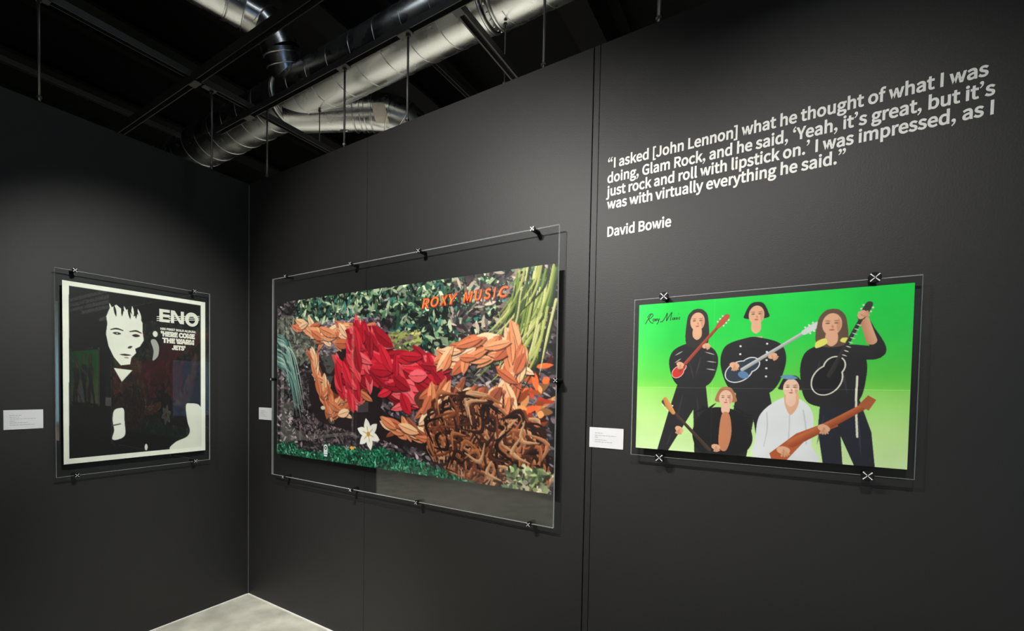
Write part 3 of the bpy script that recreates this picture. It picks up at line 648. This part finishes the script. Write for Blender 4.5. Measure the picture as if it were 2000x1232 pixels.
guitar(.615, .47, .95, .235, (52, 60, 74), (214, 214, 214), .078, rim=(226, 228, 230)); c.ell(.64, .49, .03, .022, (96, 132, 172), .4); hand(.59, .43, .028, .3); hand(.79, .375, .024, -.4)
legs(1.115, .62, 1.0, .02, .12, .085, .045, (38, 40, 52)); torso(1.08, .33, .66, .13, .10, DK); head(1.07, .195, .055, (104, 78, 64), 2.2); face(1.07,  .195,  .055)
c.band([(1.16, .36), (1.27, .36), (1.235, .24), (1.20, .165)], [.04, .038, .022, .02], (44, 42, 46), (40, 38, 42)); c.band([(1.245, .30), (1.205, .16)], [.024, .02], SK, SKD, n=8)
for a_ in ((1.02, .40, 1.0, .56), (1.12, .44, 1.15, .60), (1.05, .72, 1.02, .9), (1.2, .72, 1.22, .95)): fold(*a_, (72, 72, 84))
c.fill([(1.00, .30), (1.04, .28), (1.05, .31), (1.0, .335)], (232, 226, 110)); c.fill([(1.12, .28), (1.15, .285), (1.14, .31), (1.11, .30)], (232, 226, 110))
guitar(1.055, .52, 1.205, .16, (28, 27, 30), (60, 56, 56), .088, rim=(226, 224, 206)); hand(1.20, .155, .026, -1.2)
for k in range(8): c.leaf(1.13 + .0085 * k, .38 - .024 * k, .4, .026, .006, (220, 216, 204))
c.band([(1.19, .50), (1.19, .66), (1.20, .84)], [.005, .005, .005], (230, 228, 206), (230, 228, 206), n=8)
# front row
c.fill([(.44, .72), (.55, .70), (.65, .75), (.70, .90), (.62, 1.0), (.42, 1.0), (.36, .86)], (30, 28, 31)); head(.548, .635, .046, (176, 120, 86), .6, (236, 190, 166)); face(.548,  .635,  .046)
for k in range(16):
    a = rnd.uniform(-.9, .9); s_ = rnd.choice((-1, 1)); c.leaf(.545 + s_ * rnd.uniform(.08, .15), .76 + rnd.uniform(-.07, .07), a * s_, .10, .014, (30, 28, 31))
c.fill([(.53, .74), (.57, .74), (.585, .86), (.56, .97), (.52, .96), (.515, .86)], (202, 132, 94))
guitar(.47, .985, .225, .72, (34, 32, 36), (86, 64, 52), .04); c.band([(.188, .655), (.21, .70), (.24, .745)], [.014, .02, .012], (222, 160, 96), (196, 130, 70), n=8); hand(.28, .855, .028, .6); hand(.50, .955, .026, .2)
c.fill([(.80, .66), (.88, .62), (.96, .655), (1.0, .74), (.995, .90), (1.02, 1.0), (.72, 1.0), (.715, .90), (.73, .75)], WH)
c.fill([(.86, .60), (.92, .60), (.925, .67), (.89, .73), (.86, .67)], SK)
head(.888, .565, .048, (44, 38, 42), .3, (240, 200, 176)); face(.888,  .565,  .048); c.leaf(.876, .505, .1, .09, .028, (110, 150, 190))
for p in ([(.77, .72), (.775, .82), (.76, .93)], [(.95, .70), (.965, .80), (.97, .90)], [(.885, .73), (.885, .85), (.88, .95)]): c.band(p, [.003, .003, .002], (188, 192, 198), (206, 208, 212), n=6)
c.fill([(.79, .97), (.92, .84), (1.10, .745), (1.115, .785), (.97, .87), (.88, 1.0), (.80, 1.0)], BR, smooth=False); c.band([(.90, .90), (1.10, .76), (1.24, .655)], [.024, .02, .016], (204, 112, 66), (150, 70, 40))
c.fill([(1.20, .66), (1.24, .605), (1.275, .63), (1.245, .69)], (176, 96, 56), smooth=False); hand(.86, .945, .034, .1); hand(1.05, .80, .03, .4)
c.a[int(.574 * Hh):int(.578 * Hh)] = np.clip(c.a[int(.574 * Hh):int(.578 * Hh)] * 1.0 + 34, 0, 255)       # fold line
sl = int(.333 * W); c.a[:, sl:sl + 2] = np.clip(c.a[:, sl:sl + 2] + 14, 0, 255)
img_right = np.clip(c.final(), 0, 255)

# ---- build the three
tl, sl_ = mounted('mounted_portrait_poster', (0, -.725, 0), PI / 2, (-.411, .410, 1.058, 2.187), (-.379, .381, 1.125, 2.126), img_left,
    [(-.327, 2.188, .012), (.304, 2.186, .012), (-.325, 1.060, .012), (.309, 1.061, .012)],
    'black and white portrait poster with cream border in clear acrylic on the left wall')
def LU(u): return -.379 + u * .76
def LZ(v): return 2.126 - v * 1.001
yF = -.0475
# ENO: heavy capitals crossed by three thin lines
bm = bmesh.new()
def poly(pts, dep=.0004):
    f = bm.faces.new([bm.verts.new((LU(a), yF - dep, LZ(b))) for a, b in pts[::-1]])
poly([(.628, .084), (.655, .084), (.655, .164), (.628, .164)])
for v in (.084, .115, .146): poly([(.655, v), (.707, v), (.707, v + .018), (.655, v + .018)])
poly([(.716, .084), (.741, .084), (.741, .164), (.716, .164)]); poly([(.795, .084), (.820, .084), (.820, .164), (.795, .164)])
poly([(.741, .084), (.746, .084), (.795, .144), (.795, .164), (.788, .164), (.741, .108)])
n = 28; o_, i_ = [], []
for k in range(n):
    a = 2 * PI * k / n
    o_.append(bm.verts.new((LU(.885 + .056 * math.cos(a)), yF - .0004, LZ(.127 + .046 * math.sin(a)))))
    i_.append(bm.verts.new((LU(.885 + .027 * math.cos(a)), yF - .0004, LZ(.130 + .024 * math.sin(a)))))
for k in range(n): bm.faces.new((o_[k], i_[k], i_[(k + 1) % n], o_[(k + 1) % n]))
link('title_letters', mesh_of(bm), PAPER, parent=tl)
bm = bmesh.new()
for k in range(3):
    v0, v1 = .133 + k * .012, .097 + k * .012
    for a, b in ((.608, .632), (.700, .950)):
        fa, fb = (a - .608) / .342, (b - .608) / .342
        poly([(a, v0 + (v1 - v0) * fa), (b, v0 + (v1 - v0) * fb), (b, v0 + (v1 - v0) * fb + .0045), (a, v0 + (v1 - v0) * fa + .0045)], .0003)
link('title_lines', mesh_of(bm), PAPER, parent=tl)
def lt(s, u0, u1, v, cap, off=.03): place('text_line', s, LU(u0), LU(u1), LZ(v), cap, yF, PAPER, tl, off=off, dep=.0004)
lt('HIS FIRST SOLO ALBUM:', .636, .918, .213, .0135, .022)
lt("'HERE COME", .638, .910, .251, .029); lt('THE WARM', .650, .904, .291, .029); lt("JETS'", .722, .832, .332, .027)

tm, sm = mounted('mounted_jungle_poster', (1.41, 0, 0), 0, (-1.045, 1.043, .955, 2.303), (-.995, 1.040, 1.105, 2.136), img_mid,
    [(x - 1.41, 2.302, .0125) for x in (.52, 1.144, 1.665, 2.328)] + [(x - 1.41, .954, .0115) for x in (.507, 1.161, 1.669, 2.336)] + [(-1.043, 1.615, .008), (1.045, 1.617, .0115)],
    'big leafy landscape poster with red and copper leaves in clear acrylic, nearest the corner')
def MU(u): return -.995 + u * 2.035
def MZ(v): return 2.136 - v * 1.031
for ch, a, b, v_ in (('R', .622, .645, .134), ('O', .651, .675, .131), ('X', .680, .704, .129), ('Y', .708, .733, .127),
                     ('M', .752, .779, .124), ('U', .786, .805, .122), ('S', .812, .830, .121), ('I', .838, .845, .120), ('C', .853, .877, .120)):
    x0, x1 = MU(a), MU(b) + (.006 if ch != 'I' else .002)
    place('title_letter', ch, x0 + .003, x1 + .004, MZ(v_) - .003, .054, yF, DKRED, tm, off=.022, shear=.2, dep=.0003)
    place('title_letter', ch, x0, x1, MZ(v_), .052, yF - .0003, ORANGE, tm, off=.016, shear=.2, dep=.0003)
    place('title_letter', ch, x0 + .003, x1 - .003, MZ(v_) + .002, .048, yF - .0006, YELLOW, tm, off=-.010, shear=.2, dep=.0003)
def disc(cx, cz, r, n=24, arch=False): return [(cx + r * math.cos(2 * PI * k / n), cz + r * math.sin(2 * PI * k / n)) for k in range(n)]
def flat(name, pts, y, mats, parent):
    bm_ = bmesh.new(); bm_.faces.new([bm_.verts.new((a, y, b)) for a, b in pts]); return link(name, mesh_of(bm_), mats, parent=parent)
lx, lz = MU(.248), MZ(.930)
arch = [(lx - .018, lz - .032), (lx + .018, lz - .032)] + [(lx + .018 * math.cos(a), lz + .012 + .018 * math.sin(a)) for a in np.linspace(0, PI, 12)]
flat('emblem', arch, yF - .0003, CARD, tm); flat('emblem', disc(lx, lz + .008, .0125), yF - .0005, BLACKINK, tm); flat('emblem', disc(lx, lz + .008, .006), yF - .0007, CARD, tm)
flat('emblem', [(lx - .015, lz - .046), (lx + .015, lz - .046), (lx + .015, lz - .036), (lx - .015, lz - .036)], yF - .0003, CARD, tm)
flat('emblem', [(lx - .012, lz - .021), (lx + .012, lz - .021), (lx + .012, lz - .018), (lx - .012, lz - .018)], yF - .0005, INK, tm)

tr, sr = mounted('mounted_band_poster', (3.2035, 0, 0), 0, (-.4215, .4215, 1.318, 1.942), (-.4035, .4045, 1.347, 1.920), img_right,
    [(-.3095, 1.944), (.3095, 1.944), (-.3105, 1.316), (.3105, 1.319)],
    'bright green poster of five guitar players in clear acrylic under the wall quotation')
def RU(u): return -.4035 + u * .808
def RZ(v): return 1.920 - v * .573
# handwritten title in thin strokes, unit box 0..1 wide
def hw(st): return [[(RU(.030 + x * .160), RZ(.128) + y * .034) for x, y in s_] for s_ in st]
script = [[(.0, -.12), (.07, .35), (.17, 1.0)], [(.06, .62), (.13, .98), (.20, 1.02), (.22, .80), (.16, .55), (.10, .45)], [(.10, .45), (.14, .15), (.21, -.05), (.24, -.02)],
          [(.25, .45), (.22, .30), (.25, .15), (.28, .30), (.25, .45)], [(.29, .45), (.33, .18)], [(.34, .46), (.29, .16)], [(.36, .45), (.36, .25), (.40, .25)], [(.41, .46), (.38, .05), (.34, -.22)],
          [(.43, .02), (.50, .10), (.57, .50), (.63, 1.0)], [(.63, 1.0), (.62, .50), (.61, .10)], [(.61, .10), (.68, .60), (.76, 1.06)], [(.76, 1.06), (.73, .50), (.72, .12)],
          [(.79, .45), (.78, .22), (.82, .22), (.83, .45)], [(.83, .45), (.84, .20)], [(.89, .46), (.87, .36), (.89, .28), (.86, .18)], [(.92, .44), (.91, .20)], [(.935, .86), (.94, .80)], [(.99, .42), (.96, .40), (.955, .24), (.99, .20)]]
ribbon('handwritten_title', hw(script), .0032, yF, DKGREEN, tr, dep=.0004)
flat('emblem', [(RU(.889), RZ(.972)), (RU(.896), RZ(.972)), (RU(.896), RZ(.948)), (RU(.889), RZ(.948))], yF - .0003, BLACKINK, tr)

# glowing panel added past the right edge for an unseen bright source; it mirrors as a pale blue strip in the portrait's acrylic
t = empty('added_pale_glow', (3.97, 0, .85), 0, label='added pale blue glow panel past the right edge, mirrored in the portrait glass', cat='glow panel')
box('pale_glow_housing', (0, -.05, 0), (.9, -.001, 1.7), BLACKCAP, bevel=.004, parent=t)
BL = bpy.data.materials.new('pale_glow'); BL.use_nodes = True; N_ = BL.node_tree.nodes; L_ = BL.node_tree.links; b_ = N_['Principled BSDF']
b_.inputs['Base Color'].default_value = (.02, .02, .02, 1); b_.inputs['Emission Strength'].default_value = 3.2
tc_ = N_.new('ShaderNodeTexCoord'); sx_ = N_.new('ShaderNodeSeparateXYZ'); rp_ = N_.new('ShaderNodeValToRGB'); L_.new(tc_.outputs['Generated'], sx_.inputs[0]); L_.new(sx_.outputs['Z'], rp_.inputs[0]); L_.new(rp_.outputs[0], b_.inputs['Emission Color'])
cr_ = rp_.color_ramp; cr_.elements[0].position = 0; cr_.elements[0].color = (.30, .22, .18, 1); cr_.elements[1].position = 1; cr_.elements[1].color = (.10, .13, .12, 1)
for p_, c_ in ((.12, (.16, .14, .12, 1)), (.15, (.35, .62, .72, 1)), (.55, (.40, .66, .80, 1)), (.78, (.22, .32, .32, 1))):
    e_ = cr_.elements.new(p_); e_.color = c_
box('pale_glow_face', (.012, -.053, .012), (.888, -.0505, 1.688), BL, parent=t)
t = empty('added_blue_glow', (6.6, -3.4, .9), 0, label='added blue glow panel behind the viewer, mirrored in the ducts', cat='screen')  # glow panel added behind the viewer so the ducts have something blue to mirror
box('glow_housing', (-.06, -.95, 0), (-.001, .95, 1.15), BLACKCAP, bevel=.005, parent=t)
BGLOW = bpy.data.materials.new('blue_glow'); BGLOW.use_nodes = True; b_ = BGLOW.node_tree.nodes['Principled BSDF']
b_.inputs['Emission Color'].default_value = (.35, .6, 1, 1); b_.inputs['Emission Strength'].default_value = 3.5; b_.inputs['Base Color'].default_value = (.02, .02, .02, 1)
box('glow_face', (-.064, -.92, .03), (-.061, .92, 1.12), BGLOW, parent=t)

# ------------------------------------------------------------------ wall labels
def card(org, rz, u0, u1, z0, z1, lines, label):
    t = empty('wall_label', org, rz, label=label, cat='label')
    box('label_card', (u0, -.005, z0), (u1, -.0002, z1), CARD, bevel=.0006, parent=t)
    rnd = random.Random(3); W = u1 - u0; Hh = z1 - z0
    for v, a, b in lines:                       # the print on the cards is too small to read: rows of short grey dashes
        bm = bmesh.new(); x = u0 + a * W; z = z1 - v * Hh
        while x < u0 + b * W:
            wl_ = min(rnd.uniform(.006, .015), u0 + b * W - x)
            vs = [bm.verts.new(p) for p in ((x, -.0054, z - .0011), (x + wl_, -.0054, z - .0011), (x + wl_, -.0054, z + .0011), (x, -.0054, z + .0011))]
            bm.faces.new(vs); x += wl_ + .0022
        link('print_line', mesh_of(bm), INK, parent=t)
card((0, 0, 0), PI / 2, -1.332, -1.177, 1.327, 1.4275, ((.27, .14, .45), (.37, .14, .38), (.46, .16, .82), (.57, .15, .27), (.66, .15, .60), (.77, .15, .78)),
     'white caption card at the far left edge, beside the black and white poster')
card((0, 0, 0), 0, .135, .286, 1.324, 1.411, ((.25, .18, .45), (.37, .2, .6), (.46, .2, .4), (.58, .2, .52), (.70, .2, .65)),
     'small white caption card between the corner and the jungle poster')
card((0, 0, 0), 0, 2.594, 2.739, 1.328, 1.415, ((.27, .17, .42), (.39, .17, .79), (.48, .17, .26), (.61, .17, .53), (.71, .17, .68)),
     'white caption card left of the green band poster')

# ------------------------------------------------------------------ the wall quotation
q = empty('wall_quote', (2.646, 0, 2.23), 0, label='white lettering quotation on the dark wall above the green poster', cat='lettering')
def ql(t, x0, x1, zb): place('text_line', t, x0 - 2.646, x1 - 2.646, zb - 2.23, .0425, -.0001, VINYL, q, off=.011)
ql('“I asked [John Lennon] what he thought of what I was', 2.646, 3.755, 2.516)
ql('doing, Glam Rock, and he said, ‘Yeah, it’s great, but it’s', 2.645, 3.770, 2.456)
ql('just rock and roll with lipstick on.’ I was impressed, as I', 2.641, 3.769, 2.4005)
ql('was with virtually everything he said.”', 2.646, 3.435, 2.346)
ql('David Bowie', 2.650, 2.902, 2.230)
